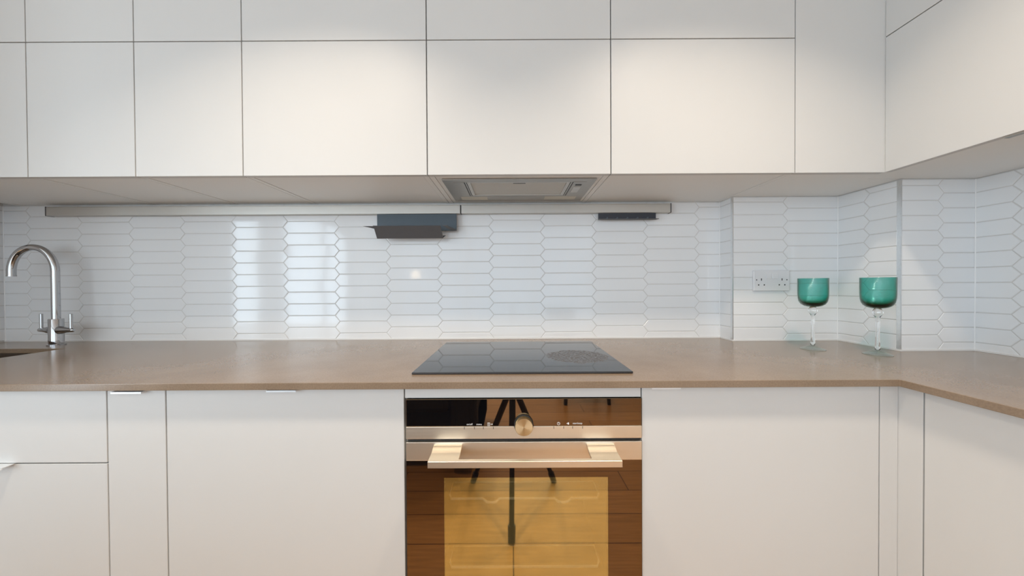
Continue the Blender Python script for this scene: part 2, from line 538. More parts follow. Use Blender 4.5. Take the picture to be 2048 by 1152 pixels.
def tile_mesh(poly):
    """tile with a soft pillowed edge, face towards local -Y, outline in local X and Z"""
    key = tuple((round(a, 4), round(c, 4)) for a, c in poly)
    if key in tile_cache:
        return tile_cache[key]
    cx = sum(p[0] for p in poly) / len(poly)
    cz = sum(p[1] for p in poly) / len(poly)
    n = len(poly)

    def inset(d):
        res = []
        for i in range(n):
            p0, p1, p2 = Vector(poly[i - 1]), Vector(poly[i]), Vector(poly[(i + 1) % n])
            e1 = (p1 - p0).normalized(); e2 = (p2 - p1).normalized()
            n1 = Vector((-e1.y, e1.x)); n2 = Vector((-e2.y, e2.x))
            c = Vector((cx, cz))
            if n1.dot(c - p1) < 0: n1 = -n1
            if n2.dot(c - p1) < 0: n2 = -n2
            k = n1 + n2
            k = k / max(0.3, k.dot(n1))
            res.append(p1 + d * k)
        return res
    bm = bmesh.new()
    loops = [[bm.verts.new((p[0], y, p[1])) for p in inset(d)] for d, y in ((0, 0.004), (0, 0.0009), (0.0008, 0.0002), (0.0020, 0.0))]
    for a, c in zip(loops, loops[1:]):
        for i in range(n):
            bm.faces.new((a[i], a[(i + 1) % n], c[(i + 1) % n], c[i]))
    bm.faces.new(loops[-1])
    bmesh.ops.recalc_face_normals(bm, faces=bm.faces[:])
    # open at the back: make sure the face looks towards -Y
    bm.faces.ensure_lookup_table()
    if bm.faces[-1].normal.y > 0:
        bmesh.ops.reverse_faces(bm, faces=bm.faces[:])
    me = bpy.data.meshes.new('tile')
    bm.to_mesh(me)
    bm.free()
    me.materials.append(M['tile_white'])
    tile_cache[key] = me
    return me


def lay_tiles(parent, frame, u_anchor, parity, u0, u1, z0=WT + 0.002, z1=UB - 0.0015):
    """frame(u, z) -> world matrix whose local X runs along the wall and -Y points into the room"""
    k0 = math.floor((u0 - u_anchor) / PU) - 1
    k1 = math.ceil((u1 - u_anchor) / PU) + 1
    for k in range(k0, k1 + 1):
        a, e = u_anchor + k * PU, u_anchor + (k + 1) * PU
        zb = ZE if (k + parity) % 2 == 0 else ZO
        for r in range(-2, 14):
            zc = zb + (r + 0.5) * PV
            h = PV / 2
            hexa = [(a - TIP + G * 1.2, zc), (a + TIP + G * 0.4, zc - h + G), (e - TIP - G * 0.4, zc - h + G),
                    (e + TIP - G * 1.2, zc), (e - TIP - G * 0.4, zc + h - G), (a + TIP + G * 0.4, zc + h - G)]
            p = hexa
            for ax, lim, less in ((0, u1, True), (0, u0, False), (1, z1, True), (1, z0, False)):
                if p:
                    p = clip(p, ax, lim, less)
            q = []
            for pt in p:
                if not q or (Vector(pt) - Vector(q[-1])).length > 0.0012:
                    q.append(pt)
            if len(q) > 2 and (Vector(q[0]) - Vector(q[-1])).length < 0.0012:
                q.pop()
            if len(q) < 3:
                continue
            ar = abs(sum(q[i - 1][0] * q[i][1] - q[i][0] * q[i - 1][1] for i in range(len(q)))) / 2
            if ar < 0.00006 or max(t[1] for t in q) - min(t[1] for t in q) < 0.005:
                continue
            um = sum(t[0] for t in q) / len(q)
            zm = sum(t[1] for t in q) / len(q)
            if q == hexa:
                um, zm = (a + e) / 2, zc
            me = tile_mesh([(t[0] - um, t[1] - zm) for t in q])
            o = bpy.data.objects.new('tile', me)
            C.objects.link(o)
            o.parent = parent
            o.matrix_local = frame(um, zm) @ Matrix.Rotation(random.gauss(0, 0.0022), 4, 'Z') @ Matrix.Rotation(random.gauss(0, 0.004), 4, 'X')


def face_front(y):          # wall facing the camera: u = x
    return lambda u, z: Matrix.Translation((u, y, z))


def face_left(x):           # wall facing left (-x): u = -y, so that local X runs towards the camera
    return lambda u, z: Matrix.Translation((x, -u, z)) @ Matrix.Rotation(R(-90), 4, 'Z')


def face_right(x):          # wall facing right (+x): u = y
    return lambda u, z: Matrix.Translation((x, u, z)) @ Matrix.Rotation(R(90), 4, 'Z')


lay_tiles(wall_back, face_front(YW), -1.2243, 0, XL + 0.0002, XC - 0.0002)
lay_tiles(wall_step, face_left(XC), -YW - 0.05, 1, -YW + 0.0002, -YC - 0.011)
lay_tiles(wall_step, face_front(YC), 1.137, 0, XC + 0.003, XR - 0.0002)
lay_tiles(wall_corner, face_left(XR), -1.262, 1, -YC + 0.0002, -YR - 0.012)
lay_tiles(wall_corner, face_front(YR), 1.495, 0, XR + 0.003, XRW - 0.0002)
lay_tiles(wall_right, face_left(XRW), -1.056, 1, -YR + 0.0002, -0.30)
lay_tiles(wall_left, face_right(XL), 1.339, 1, 0.80, YW - 0.0002)


def corner_trim(n, x, y, dy):
    m_ = MB()
    m_.box(x - 0.0012, x + 0.0028, y - 0.0012, y + 0.0008, WT + 0.001, UB - 0.001)
    m_.box(x - 0.0012, x + 0.0010, y + 0.0008, y + dy, WT + 0.001, UB - 0.001)
    struct(m_.build('trim_%d' % n, 'trim_silver'))


corner_trim(1, XC, YC, 0.010)
corner_trim(2, XR, YR, 0.011)
# white sealant bead along the foot of the tiles
sm = MB()
s = 0.0035
for (xa, ya, xb, yb) in ((XL, YW, XC - s, YW), (XC, YC - s, XR - s, YC), (XR, YR - s, XRW - s, YR)):
    sm.box(xa, xb, YW - s if ya == YW else ya, ya if ya == YW else yb, WT + 0.0002, WT + 0.0060)
sm.box(XC - s, XC, YC - s, YW, WT + 0.0002, WT + 0.0060)
sm.box(XR - s, XR, YR - s, YC - s, WT + 0.0002, WT + 0.0060)
sm.box(XRW - s, XRW, -0.6, YR, WT + 0.0002, WT + 0.0060)
c_ = 0.0022
for xa, ya, sg in ((XL, YW, 1), (XC, YW, -1), (XR, YC, -1), (XRW, YR, -1)):      # inside corners
    sm.prism([(xa, ya, WT + 0.006), (xa + sg * c_, ya, WT + 0.006), (xa, ya - c_, WT + 0.006)], (0, 0, UB - WT - 0.0075))
struct(sm.build('trim_3', 'sealant'))

# ------------------------------------------------------------------ worktop (one L-shaped slab with the sink cut-out)
XS0, XS1, YS0, YS1 = -2.16, -1.743, 0.93, 1.2855
xs = [XL, XS0, XS1, XC, 0.955, XR, XRW]
ys = [-0.6, 0.8113, YS0, YR, YS1, YC, YW]
ZB = WT - 0.0175


def filled(x, y):
    if not (xs[0] < x < xs[-1] and ys[0] < y < ys[-1]):
        return False
    if y < 0.8113:
        return x > 0.955
    if XS0 < x < XS1 and YS0 < y < YS1:
        return False
    if x < XC:
        return True
    if x < XR:
        return y < YC
    return y < YR


bm = bmesh.new()
vc = {}


def V(x, y, z):
    k = (round(x, 5), round(y, 5), round(z, 5))
    if k not in vc:
        vc[k] = bm.verts.new(k)
    return vc[k]


for i in range(len(xs) - 1):
    for j in range(len(ys) - 1):
        x0, x1, y0, y1 = xs[i], xs[i + 1], ys[j], ys[j + 1]
        cx, cy = (x0 + x1) / 2, (y0 + y1) / 2
        if not filled(cx, cy):
            continue
        bm.faces.new([V(x0, y0, WT), V(x1, y0, WT), V(x1, y1, WT), V(x0, y1, WT)])
        bm.faces.new([V(x0, y1, ZB), V(x1, y1, ZB), V(x1, y0, ZB), V(x0, y0, ZB)])
        nb = [(xs[i - 1] + x0) / 2 if i else -9, (xs[i + 2] + x1) / 2 if i + 2 < len(xs) else 9,
              (ys[j - 1] + y0) / 2 if j else -9, (ys[j + 2] + y1) / 2 if j + 2 < len(ys) else 9]
        if not filled(nb[0], cy): bm.faces.new([V(x0, y1, WT), V(x0, y1, ZB), V(x0, y0, ZB), V(x0, y0, WT)])
        if not filled(nb[1], cy): bm.faces.new([V(x1, y0, WT), V(x1, y0, ZB), V(x1, y1, ZB), V(x1, y1, WT)])
        if not filled(cx, nb[2]): bm.faces.new([V(x0, y0, WT), V(x0, y0, ZB), V(x1, y0, ZB), V(x1, y0, WT)])
        if not filled(cx, nb[3]): bm.faces.new([V(x1, y1, WT), V(x1, y1, ZB), V(x0, y1, ZB), V(x0, y1, WT)])
wb = MB()
wb.bm.free()
wb.bm = bm
tag(wb.build('worktop', 'stone', bevel=0.0012), 'beige stone worktop running in an L under the tiles', 'worktop')

# ------------------------------------------------------------------ wall cabinets
YU = 1.079             # door faces of the wall cabinets
ZM = CZ + 0.797        # joint between the two rows of doors
ZT = HC - 0.002
GAP = 0.0016
UX = [-2.176, -1.576, -1.225, -0.8745, -0.274, 0.325, 0.925]


def carcass(parent, x0, x1, y0, y1, z0, z1, hole=None, t=0.018, e=0.0010):
    c = MB()
    c.box(x0 + e, x0 + t, y0, y1, z0, z1)
    c.box(x1 - t, x1 - e, y0, y1, z0, z1)
    q = 0.0013
    if hole:
        hx0, hx1, hy0, hy1 = hole
        c.box(x0 + t + q, x1 - t - q, y0, hy0, z0 + q, z0 + t)
        c.box(x0 + t + q, x1 - t - q, hy1, y1, z0 + q, z0 + t)
        c.box(x0 + t + q, hx0, hy0, hy1, z0 + q, z0 + t)
        c.box(hx1, x1 - t - q, hy0, hy1, z0 + q, z0 + t)
    else:
        c.box(x0 + t + q, x1 - t - q, y0, y1, z0 + q, z0 + t)
    c.box(x0 + t, x1 - t, y0, y1, z1 - t, z1)
    c.box(x0 + t, x1 - t, y1 - 0.008, y1, z0 + t, z1 - t)
    return c.build('body', 'carcass_white', parent)


HX0, HX1, HY0, HY1 = -0.237, 0.291, 1.124, 1.405       # extractor plate
low_labels = [
    'white wall cabinet with one flat door cut off by the left picture edge, lower row',
    'narrow white wall cabinet above the chrome tap, lower row of doors',
    'narrow white wall cabinet of the lower row, second narrow door from the tap',
    'wide white wall cabinet of the lower row, left of the extractor cabinet',
    'wide white wall cabinet of the lower row holding the extractor hood',
    'wide white wall cabinet of the lower row, right of the extractor cabinet']
up_labels = [
    'white top cabinet at the left picture edge, upper row of doors',
    'narrow white top cabinet of the upper row, directly above the narrow door over the tap',
    'narrow white top cabinet of the upper row, left of the wide top cabinets',
    'wide white top cabinet of the upper row, left of the one above the extractor cabinet',
    'wide white top cabinet of the upper row, straight above the extractor cabinet',
    'wide white top cabinet of the upper row, beside the full height corner panel']
for i in range(6):
    x0, x1 = UX[i], UX[i + 1]
    for row, (z0, z1, labs, grp) in enumerate(((UB, ZM, low_labels, 'lower row of wall cabinets'), (ZM, ZT, up_labels, 'upper row of wall cabinets'))):
        t = thing('wall_cabinet' if row == 0 else 'top_cabinet', ((x0 + x1) / 2, YU, z0), labs[i], 'cabinet', grp)
        carcass(t, x0, x1, YU + 0.021, YW - 0.001, z0 + (0.0008 if row == 0 else 0.0005), z1 - 0.0005, hole=(HX0 + 0.012, HX1 - 0.012, HY0 + 0.012, HY1 - 0.012) if (row == 0 and i == 4) else None)
        MB().box(x0 + GAP, x1 - GAP, YU, YU + 0.019, z0 + (0 if row == 0 else GAP), z1 - GAP).build('door', 'door_white', t, bevel=0.001)
# end filler by the left wall
t = thing('filler_panel', (-2.208, YU, UB), 'narrow white filler panel between the wall cabinets and left wall', 'panel')
MB().box(XL + 0.001, -2.176 - GAP, YU, YU + 0.019, UB, ZT).build('panel', 'door_white', t, bevel=0.001)
# corner: full height panel with the corner cabinet body behind it
XU = 1.2165            # door faces of the right-hand wall cabinets
t = thing('corner_cabinet', (1.07, YU, UB), 'white corner wall cabinet with a tall plain panel and no horizontal joint', 'cabinet')
cb = [(0.9255, YU + 0.021, UB + 0.001), (XU - 0.0005, YU + 0.021, UB + 0.001), (XU - 0.0005, YU + 0.0005, UB + 0.001), (XU + 0.0195, YU + 0.0005, UB + 0.001), (XU + 0.0195, YR + 0.001, UB + 0.001),
      (XR - 0.002, YR + 0.001, UB + 0.001), (XR - 0.002, YC - 0.001, UB + 0.001), (0.9255, YC - 0.001, UB + 0.001)]
MB().prism(cb, (0, 0, ZT - UB - 0.002)).build('body', 'carcass_white', t)
MB().box(0.925 + GAP, XU - 0.0008, YU, YU + 0.019, UB, ZT).build('panel', 'door_white', t, bevel=0.001)
# right-hand run
t = thing('wall_cabinet', (XU, 0.4, UB), 'large white wall cabinet on the right wall with a tall notched door', 'cabinet')
MB().box(XU + 0.0205, XRW - 0.001, -0.6, YR - 0.001, UB + 0.001, ZT).build('body', 'carcass_white', t)
yn = 0.938
d = [(XU, YU - 0.001, UB), (XU, 0.30, UB), (XU, 0.30, ZT), (XU, yn - GAP, ZT), (XU, yn - GAP, ZM - GAP), (XU, YU - 0.001, ZM - GAP)]
MB().prism(d, (0.019, 0, 0)).build('door', 'door_white', t, bevel=0.001)
MB().box(XU, XU + 0.019, -0.6, 0.30 - 2 * GAP, UB, ZT).build('door', 'door_white', t, bevel=0.001)
dd = MB().box(XU, XU + 0.019, yn + GAP, YU - 0.001, ZM + GAP, ZT).build('door', 'door_white', t, bevel=0.001)
dd['label'] = 'small white door set in the notch of the tall door'
MB().box(XU + 0.003, XU + 0.018, 0.55, 0.822, UB - 0.0035, UB - 0.0002).build('grip_strip', 'hood_steel', t)

# ------------------------------------------------------------------ extractor hood
t = thing('extractor_hood', (0.027, 1.26, UB), 'grey metal built-in extractor hood under the middle wall cabinet', 'extractor hood')
zp = UB - 0.0032


def plate_with_hole(x0, x1, y0, y1, hx0, hx1, hy0, hy1, z0, z1):
    p = MB()
    p.box(x0, x1, y0, hy0, z0, z1).box(x0, x1, hy1, y1, z0, z1)
    p.box(x0, hx0, hy0, hy1, z0, z1).box(hx1, x1, hy0, hy1, z0, z1)
    return p


FX0, FX1, FY0, FY1 = -0.158, 0.208, 1.152, 1.325
plate_with_hole(HX0, HX1, HY0, HY1, FX0, FX1, FY0, FY1, zp, UB + 0.0002).build('plate', 'hood_steel', t)
MB().box(HX0 + 0.02, HX1 - 0.02, HY0 + 0.02, HY1 - 0.02, UB + 0.02, UB + 0.25).build('housing', 'hood_steel', t)
ff = plate_with_hole(FX0 + 0.002, FX1 - 0.002, FY0 + 0.002, FY1 - 0.002, FX0 + 0.014, FX1 - 0.014, FY0 + 0.010, FY1 - 0.008, zp + 0.0005, zp + 0.008).build('filter_frame', 'aluminium', t)
MB().box(FX0 + 0.014, FX1 - 0.014, FY0 + 0.010, FY1 - 0.008, zp + 0.004, zp + 0.008).build('filter', 'filter_mesh', t)
MB().box(0.006, 0.050, FY0 + 0.016, FY0 + 0.024, zp + 0.0025, zp + 0.0045).build('filter_latch', 'seam_dark', t)
# flat bottom fittings, a hair proud of the plate
MB().box(-0.202, -0.166, 1.150, 1.325, zp - 0.0008, zp).build('side_panel', 'hood_steel', t, bevel=0.0003)
cp = MB().box(0.218, 0.262, 1.148, 1.320, zp - 0.0008, zp).build('control_panel', 'hood_steel', t, bevel=0.0003)
MB().box(0.228, 0.250, 1.176, 1.188, zp - 0.0018, zp - 0.0008).build('switch', 'seam_dark', t)
MB().box(0.226, 0.252, 1.205, 1.275, zp - 0.0022, zp - 0.0008).build('slider', 'aluminium', t, bevel=0.0003)
for sx0 in (-0.1655, 0.2135):
    MB().box(sx0, sx0 + 0.003, 1.150, 1.325, zp - 0.0002, zp + 0.0002).build('groove', 'seam_dark', t)
for a, c, mt in ((-0.205, -0.098, 'lamp_lens'), (0.135, 0.262, 'lamp_lens')):
    MB().box(a, c, 1.337, 1.382, zp - 0.001, zp).build('lamp_lens', mt, t, bevel=0.0003)
MB().box(-0.094, 0.131, 1.337, 1.382, zp - 0.0008, zp).build('centre_panel', 'hood_steel', t, bevel=0.0003)

# ------------------------------------------------------------------ wall rail and what hangs from it
RZ0, RZ1, RY = CZ + 0.3095, CZ + 0.3500, 1.4288


def rail(x0, x1, label, cap_l, cap_r):
    t = thing('wall_rail', ((x0 + x1) / 2, RY, RZ0), label, 'rail', 'metal rail pieces under the wall cabinets')
    MB().box(x0 + (0.004 if cap_l else 0), x1 - (0.004 if cap_r else 0), RY, YW - 0.0005, RZ0 + 0.001, RZ1 - 0.004).build('profile', 'aluminium', t, bevel=0.0008)
    MB().box(x0 + (0.004 if cap_l else 0), x1 - (0.004 if cap_r else 0), RY + 0.0015, YW - 0.0005, RZ1 - 0.0035, RZ1).build('top_lip', 'aluminium', t, bevel=0.0005)
    for on, a in ((cap_l, x0), (cap_r, x1 - 0.0035)):
        if on:
            MB().box(a, a + 0.0035, RY - 0.0006, YW - 0.0005, RZ0, RZ1).build('end_cap', 'charcoal_metal', t, bevel=0.0005)


rail(-2.016, -0.2222, 'long brushed metal rail piece on the tiles from the tap to the hob', True, False)
rail(-0.2172, 0.691, 'shorter brushed metal rail piece on the tiles above the hob carrying the hook rack', False, True)
MB().box(-0.2222, -0.2172, RY + 0.002, YW - 0.001, RZ0 + 0.002, RZ1 - 0.003).build('rail_joiner', 'seam_dark', bpy.data.objects['wall_rail'])

# folded metal holder
t = thing('rail_holder', (-0.42, 1.43, RZ0), 'folded slate grey metal holder hanging from the rail left of the hob', 'holder')
yb0, yb1 = 1.4300, 1.4330
MB().prism([(-0.582, yb0, CZ + 0.236), (-0.238, yb0, CZ + 0.236), (-0.238, yb0, RZ0 - 0.0005), (-0.582, yb0, RZ0 - 0.0005)], (0, yb1 - yb0, 0)).build('back_plate', 'slate_metal', t, bevel=0.0005)
A = Vector((-0.569, 1.360, CZ + 0.2455)); B_ = Vector((-0.2935, 1.360, CZ + 0.2455))
Cc = Vector((-0.2905, 1.400, CZ + 0.1995)); D = Vector((-0.5705, 1.400, CZ + 0.1995))
nrm = (B_ - A).cross(D - A).normalized() * 0.002
MB().prism([D, Cc, B_, A], nrm).build('front_plate', 'charcoal_metal', t)
for xa in (-0.571, -0.262):
    a0 = Vector((xa, 1.4300, CZ + 0.2375)); a1 = Vector((xa - 0.022 if xa > -0.4 else xa, 1.360, CZ + 0.2455))
    dx = Vector((0.024 if xa > -0.4 else 0.02, 0, 0))
    dx1 = Vector((0.018, 0, 0))
    MB().prism([a0, a0 + dx, a1 + dx1, a1], (0, 0, 0.002)).build('arm', 'charcoal_metal', t)
MB().prism([(-0.569, 1.3600, CZ + 0.2455), (-0.569, 1.3660, CZ + 0.2360), (-0.612, 1.358, CZ + 0.2455)], (0, 0.002, 0)).build('corner_ear', 'charcoal_metal', t)
MB().prism([(-0.2905, 1.399, CZ + 0.2020), (-0.2790, 1.399, CZ + 0.2115), (-0.2900, 1.399, CZ + 0.2115)], (0, 0.002, 0)).build('corner_tab', 'black_plastic', t)

# hook rack
t = thing('hook_rack', (0.50, 1.43, RZ0), 'small dark metal rack with five hooks hanging from the right end of the rail', 'hook rack')
MB().box(0.3755, 0.625, 1.4320, 1.4350, RZ0 - 0.030, RZ0 - 0.0005).build('back_plate', 'navy_metal', t, bevel=0.0005)
MB().prism([(0.3755, 1.4320, RZ0 - 0.030), (0.3755, 1.4160, RZ0 - 0.0295), (0.632, 1.4160, RZ0 - 0.0295), (0.625, 1.4320, RZ0 - 0.030)], (0, 0, 0.002)).build('lip', 'charcoal_metal', t)
for k in range(5):
    hx = 0.403 + k * 0.0435
    MB().prism([(hx, 1.4185, RZ0 - 0.0275), (hx + 0.010, 1.4185, RZ0 - 0.0275), (hx + 0.011, 1.4185, RZ0 - 0.0205), (hx + 0.0075, 1.4185, RZ0 - 0.0205)], (0, 0.0025, 0)).build('hook', 'slate_metal', t)

# ------------------------------------------------------------------ base cabinets
YB = 0.8333            # door faces of the base cabinets
DT = 0.8985            # door tops


def lip_handle(parent, x0, x1, z, p=0.0125):
    h = MB()
    h.box(x0, x1, YB - p, YB + 0.012, z, z + 0.0016)
    h.box(x0, x1, YB - p, YB - p + 0.0016, z - 0.0030, z)
    return h.build('handle', 'handle_metal', parent)


def base_body(parent, x0, x1):
    c = MB()
    c.box(x0 + 0.0005, x0 + 0.018, YB + 0.021, 1.40, 0.10, ZB - 0.0015).box(x1 - 0.018, x1 - 0.0005, YB + 0.021, 1.40, 0.10, ZB - 0.0015)
    c.box(x0 + 0.018, x1 - 0.018, YB + 0.021, 1.40, 0.10, 0.118).box(x0 + 0.018, x1 - 0.018, 1.392, 1.40, 0.118, ZB - 0.0015)
    c.box(x0 + 0.018, x1 - 0.018, YB + 0.021, YB + 0.037, 0.80, ZB - 0.0015)
    c.build('body', 'carcass_white', parent)
    MB().box(x0, x1, YB + 0.06, YB + 0.076, 0.001, 0.098).build('plinth', 'door_white', parent)


def base(x0, x1, label, hx=None, hz=0.8965):
    t = thing('base_cabinet', ((x0 + x1) / 2, YB, 0), label, 'cabinet', 'base cabinets under the main worktop')
    base_body(t, x0, x1)
    dr = MB().box(x0 + GAP, x1 - GAP, YB, YB + 0.019, 0.102, DT).build('door', 'door_white', t, bevel=0.001)
    if hx:
        lip_handle(dr, hx[0], hx[1], hz)
    return t


BX = [-1.628, -1.028, -0.8785, -0.274, 0.326, 0.930, 0.977]
t = thing('drawer_cabinet', (-1.328, YB, 0), 'white base cabinet with stacked drawer fronts beneath the tap', 'cabinet', 'base cabinets under the main worktop')
base_body(t, BX[0], BX[1])
zs = CZ - 0.4462
MB().box(BX[0] + GAP, BX[1] - GAP, YB, YB + 0.019, zs + GAP, DT).build('drawer_front', 'door_white', t, bevel=0.001)
d2 = MB().box(BX[0] + GAP, BX[1] - GAP, YB, YB + 0.019, 0.102, zs - GAP).build('drawer_front', 'door_white', t, bevel=0.001)
lip_handle(d2, -1.392, -1.264, zs - 0.0012, 0.022)
t = thing('sink_cabinet', (-1.93, YB, 0), 'white base cabinet under the sink beyond the left picture edge', 'cabinet')
base_body(t, XL + 0.002, BX[0])
MB().box(XL + 0.002, BX[0] - GAP, YB, YB + 0.019, 0.102, DT).build('door', 'door_white', t, bevel=0.001)
base(BX[1], BX[2], 'very narrow white base cabinet beside the drawers with a chrome lip handle', (-1.0035, -0.927), 0.8950)
base(BX[2], BX[3], 'wide white base cabinet just left of the oven with a chrome lip handle', (-0.6150, -0.541), 0.8970)
base(BX[4], BX[5], 'wide white base cabinet just right of the oven', (0.3480, 0.4200), 0.8990)
# housing of the oven
t = thing('oven_housing', (0.026, YB, 0), 'white cabinet that houses the oven, showing a thin filler strip above it', 'cabinet')
c = MB()
c.box(BX[3] + 0.0005, BX[3] + 0.0010 + 0.002, YB + 0.021, 1.40, 0.10, ZB - 0.0015).box(BX[4] - 0.003, BX[4] - 0.0005, YB + 0.021, 1.40, 0.10, ZB - 0.0015)
c.box(BX[3] + 0.003, BX[4] - 0.003, YB + 0.021, 1.40, 0.235, 0.253)
c.build('body', 'carcass_white', t)
MB().box(BX[3] + GAP, BX[4] - GAP, YB, YB + 0.019, CZ - 0.2850, ZB - 0.0015).build('filler_strip', 'door_white', t, bevel=0.0006)
MB().box(BX[3] + GAP, BX[4] - GAP, YB, YB + 0.019, 0.102, 0.268).build('drawer_front', 'door_white', t, bevel=0.001)
MB().box(BX[3], BX[4], YB + 0.06, YB + 0.076, 0.001, 0.098).build('plinth', 'door_white', t)
# corner fillers and the right-hand run
t = thing('corner_filler', (0.955, YB, 0), 'white inside corner filler joining the two runs of base cabinets', 'panel')
MB().box(BX[5] + GAP, BX[6] - 0.0005, YB, YB + 0.019, 0.102, ZB - 0.0015).build('panel', 'door_white', t, bevel=0.0008)
MB().box(BX[6], BX[6] + 0.019, 0.7816 + GAP, YB + 0.019, 0.102, ZB - 0.0015).build('panel', 'door_white', t, bevel=0.0008)
t = thing('base_cabinet', (1.2, 0.5, 0), 'white base cabinet of the right run with its door seen at an angle', 'cabinet')
MB().box(BX[6] + 0.021, XRW - 0.002, 0.18, 0.78, 0.10, ZB - 0.0015).build('body', 'carcass_white', t)
MB().box(BX[6], BX[6] + 0.019, 0.18 + GAP, 0.7816 - GAP, 0.102, DT).build('door', 'door_white', t, bevel=0.001)
MB().box(BX[6] + 0.06, BX[6] + 0.076, 0.18, 0.88, 0.001, 0.098).build('plinth', 'door_white', t)
t = thing('base_cabinet', (1.2, -0.2, 0), 'white base cabinet of the right run nearest to the room, outside the picture', 'cabinet')
MB().box(BX[6] + 0.021, XRW - 0.002, -0.58, 0.178, 0.10, ZB - 0.0015).build('body', 'carcass_white', t)
MB().box(BX[6], BX[6] + 0.019, -0.58, 0.18 - GAP, 0.102, DT).build('door', 'door_white', t, bevel=0.001)
MB().box(BX[6] + 0.06, BX[6] + 0.076, -0.58, 0.178, 0.001, 0.098).build('plinth', 'door_white', t)

# ------------------------------------------------------------------ oven
OX0, OX1 = -0.2690, 0.3250
YO = YB - 0.0045       # oven front
oz = lambda v: CZ - v
t = thing('oven', (0.028, YO, 0.277), 'built-in oven with black glass fascia, round knob and gold toned steel handle', 'oven')
MB().box(OX0, OX1, YO, YO + 0.022, oz(0.3560), oz(0.2868)).build('control_panel', 'black_glass', t, bevel=0.001)
st = MB().box(OX0, OX1, YO - 0.0010, YO + 0.022, oz(0.3872), oz(0.3564)).build('steel_strip', 'oven_steel', t, bevel=0.0008)
MB().box(OX0 + 0.002, OX1 - 0.002, YO + 0.008, YO + 0.024, oz(0.3952), oz(0.3874)).build('door_gap', 'black_plastic', t)
# cavity behind the window
CX0, CX1, CZ0, CZ1 = -0.200, 0.256, 0.330, oz(0.47)
cv = MB()
cv.box(OX0 + 0.015, OX1 - 0.015, 1.30, 1.31, CZ0 - 0.02, CZ1 + 0.02)
cv.box(OX0 + 0.015, CX0 - 0.01, YO + 0.030, 1.30, CZ0 - 0.02, CZ1 + 0.02).box(CX1 + 0.01, OX1 - 0.015, YO + 0.030, 1.30, CZ0 - 0.02, CZ1 + 0.02)
cv.box(CX0 - 0.01, CX1 + 0.01, YO + 0.030, 1.30, CZ0 - 0.02, CZ0 - 0.01).box(CX0 - 0.01, CX1 + 0.01, YO + 0.030, 1.30, CZ1 + 0.01, CZ1 + 0.02)
cv.build('cavity', 'enamel', t)
# door
WX0, WX1, WZ1, WZ0 = -0.1745, 0.2400, oz(0.4860), 0.335
dr = MB()
dr.box(OX0, WX0, YO, YO + 0.018, 0.279, oz(0.4425)).box(WX1, OX1, YO, YO + 0.018, 0.279, oz(0.4425))
dr.box(WX0, WX1, YO, YO + 0.018, WZ1, oz(0.4425)).box(WX0, WX1, YO, YO + 0.018, 0.279, WZ0)
door = dr.build('door', 'black_glass', t)
MB().box(WX0, WX1, YO + 0.0004, YO + 0.003, WZ0, WZ1).build('window', 'oven_window', door)
MB().box(OX0, OX1, YO - 0.0010, YO + 0.018, oz(0.4423), oz(0.3955)).build('steel_band', 'oven_steel', door, bevel=0.0008)
# handle: bar with two ramps and an open slot
hp = 0.0655            # reach of the bar
hw0, hw1 = -0.1985, 0.2545
sl0, sl1 = -0.128, 0.186
h = MB()
prof = [(YO - 0.0012, oz(0.4010)), (YO - 0.010, oz(0.4032)), (YO - 0.020, oz(0.4062)), (YO - 0.028, oz(0.4090)), (YO - hp + 0.001, oz(0.4100)), (YO - hp, oz(0.4110)), (YO - hp, oz(0.4250)), (YO - hp + 0.001, oz(0.4258)),
        (YO - hp + 0.009, oz(0.4258)), (YO - hp + 0.010, oz(0.4150)), (YO - 0.026, oz(0.4140)), (YO - 0.012, oz(0.4100)), (YO - 0.0012, oz(0.4075))]
h.prism([(hw0, y, z) for y, z in prof], (sl0 - hw0, 0, 0))
h.prism([(sl1, y, z) for y, z in prof], (hw1 - sl1, 0, 0))
bar = [(YO - hp + 0.010, oz(0.4097)), (YO - hp + 0.001, oz(0.4100)), (YO - hp, oz(0.4110)), (YO - hp, oz(0.4250)), (YO - hp + 0.001, oz(0.4258)), (YO - hp + 0.010, oz(0.4258))]
h.prism([(sl0, y, z) for y, z in bar], (sl1 - sl0, 0, 0))
h.build('handle', 'oven_steel', door)
# knob
kz, kx = oz(0.3512), 0.0277
k = MB()
k.tube([(kx, YO - 0.0002, kz), (kx, YO - 0.004, kz)], 0.0245, 48)
k.build('knob_collar', 'black_plastic', t, smooth=True)
k = MB()
k.tube([(kx, YO - 0.004, kz), (kx, YO - 0.0175, kz), (kx, YO - 0.0190, kz)], [0.0222, 0.0222, 0.0212], 64)
ko = k.build('knob', 'knob_face', t, smooth=True, origin=(kx, YO - 0.019, kz))
# touch key marks on the fascia
yt = YO - 0.0003
px = lambda p: (p - 1024) / (660 / YO)
for body, p, z in (('on/off', 937.3, oz(0.3530)), ('menu', 956.5, oz(0.3530)), ('start/stop', 1154, oz(0.3518))):
    text('lettering', body, 0.0062, (px(p), yt, z + 0.0005), 'print_white', t)


def outline(cx, cz, wd, hh, th):
    q = MB()
    q.box(cx - wd / 2, cx + wd / 2, yt - 0.0001, yt + 0.0002, cz - hh / 2, cz - hh / 2 + th)
    q.box(cx - wd / 2, cx + wd / 2, yt - 0.0001, yt + 0.0002, cz + hh / 2 - th, cz + hh / 2)
    q.box(cx - wd / 2, cx - wd / 2 + th, yt - 0.0001, yt + 0.0002, cz - hh / 2 + th, cz + hh / 2 - th)
    q.box(cx + wd / 2 - th, cx + wd / 2, yt - 0.0001, yt + 0.0002, cz - hh / 2 + th, cz + hh / 2 - th)
    return q


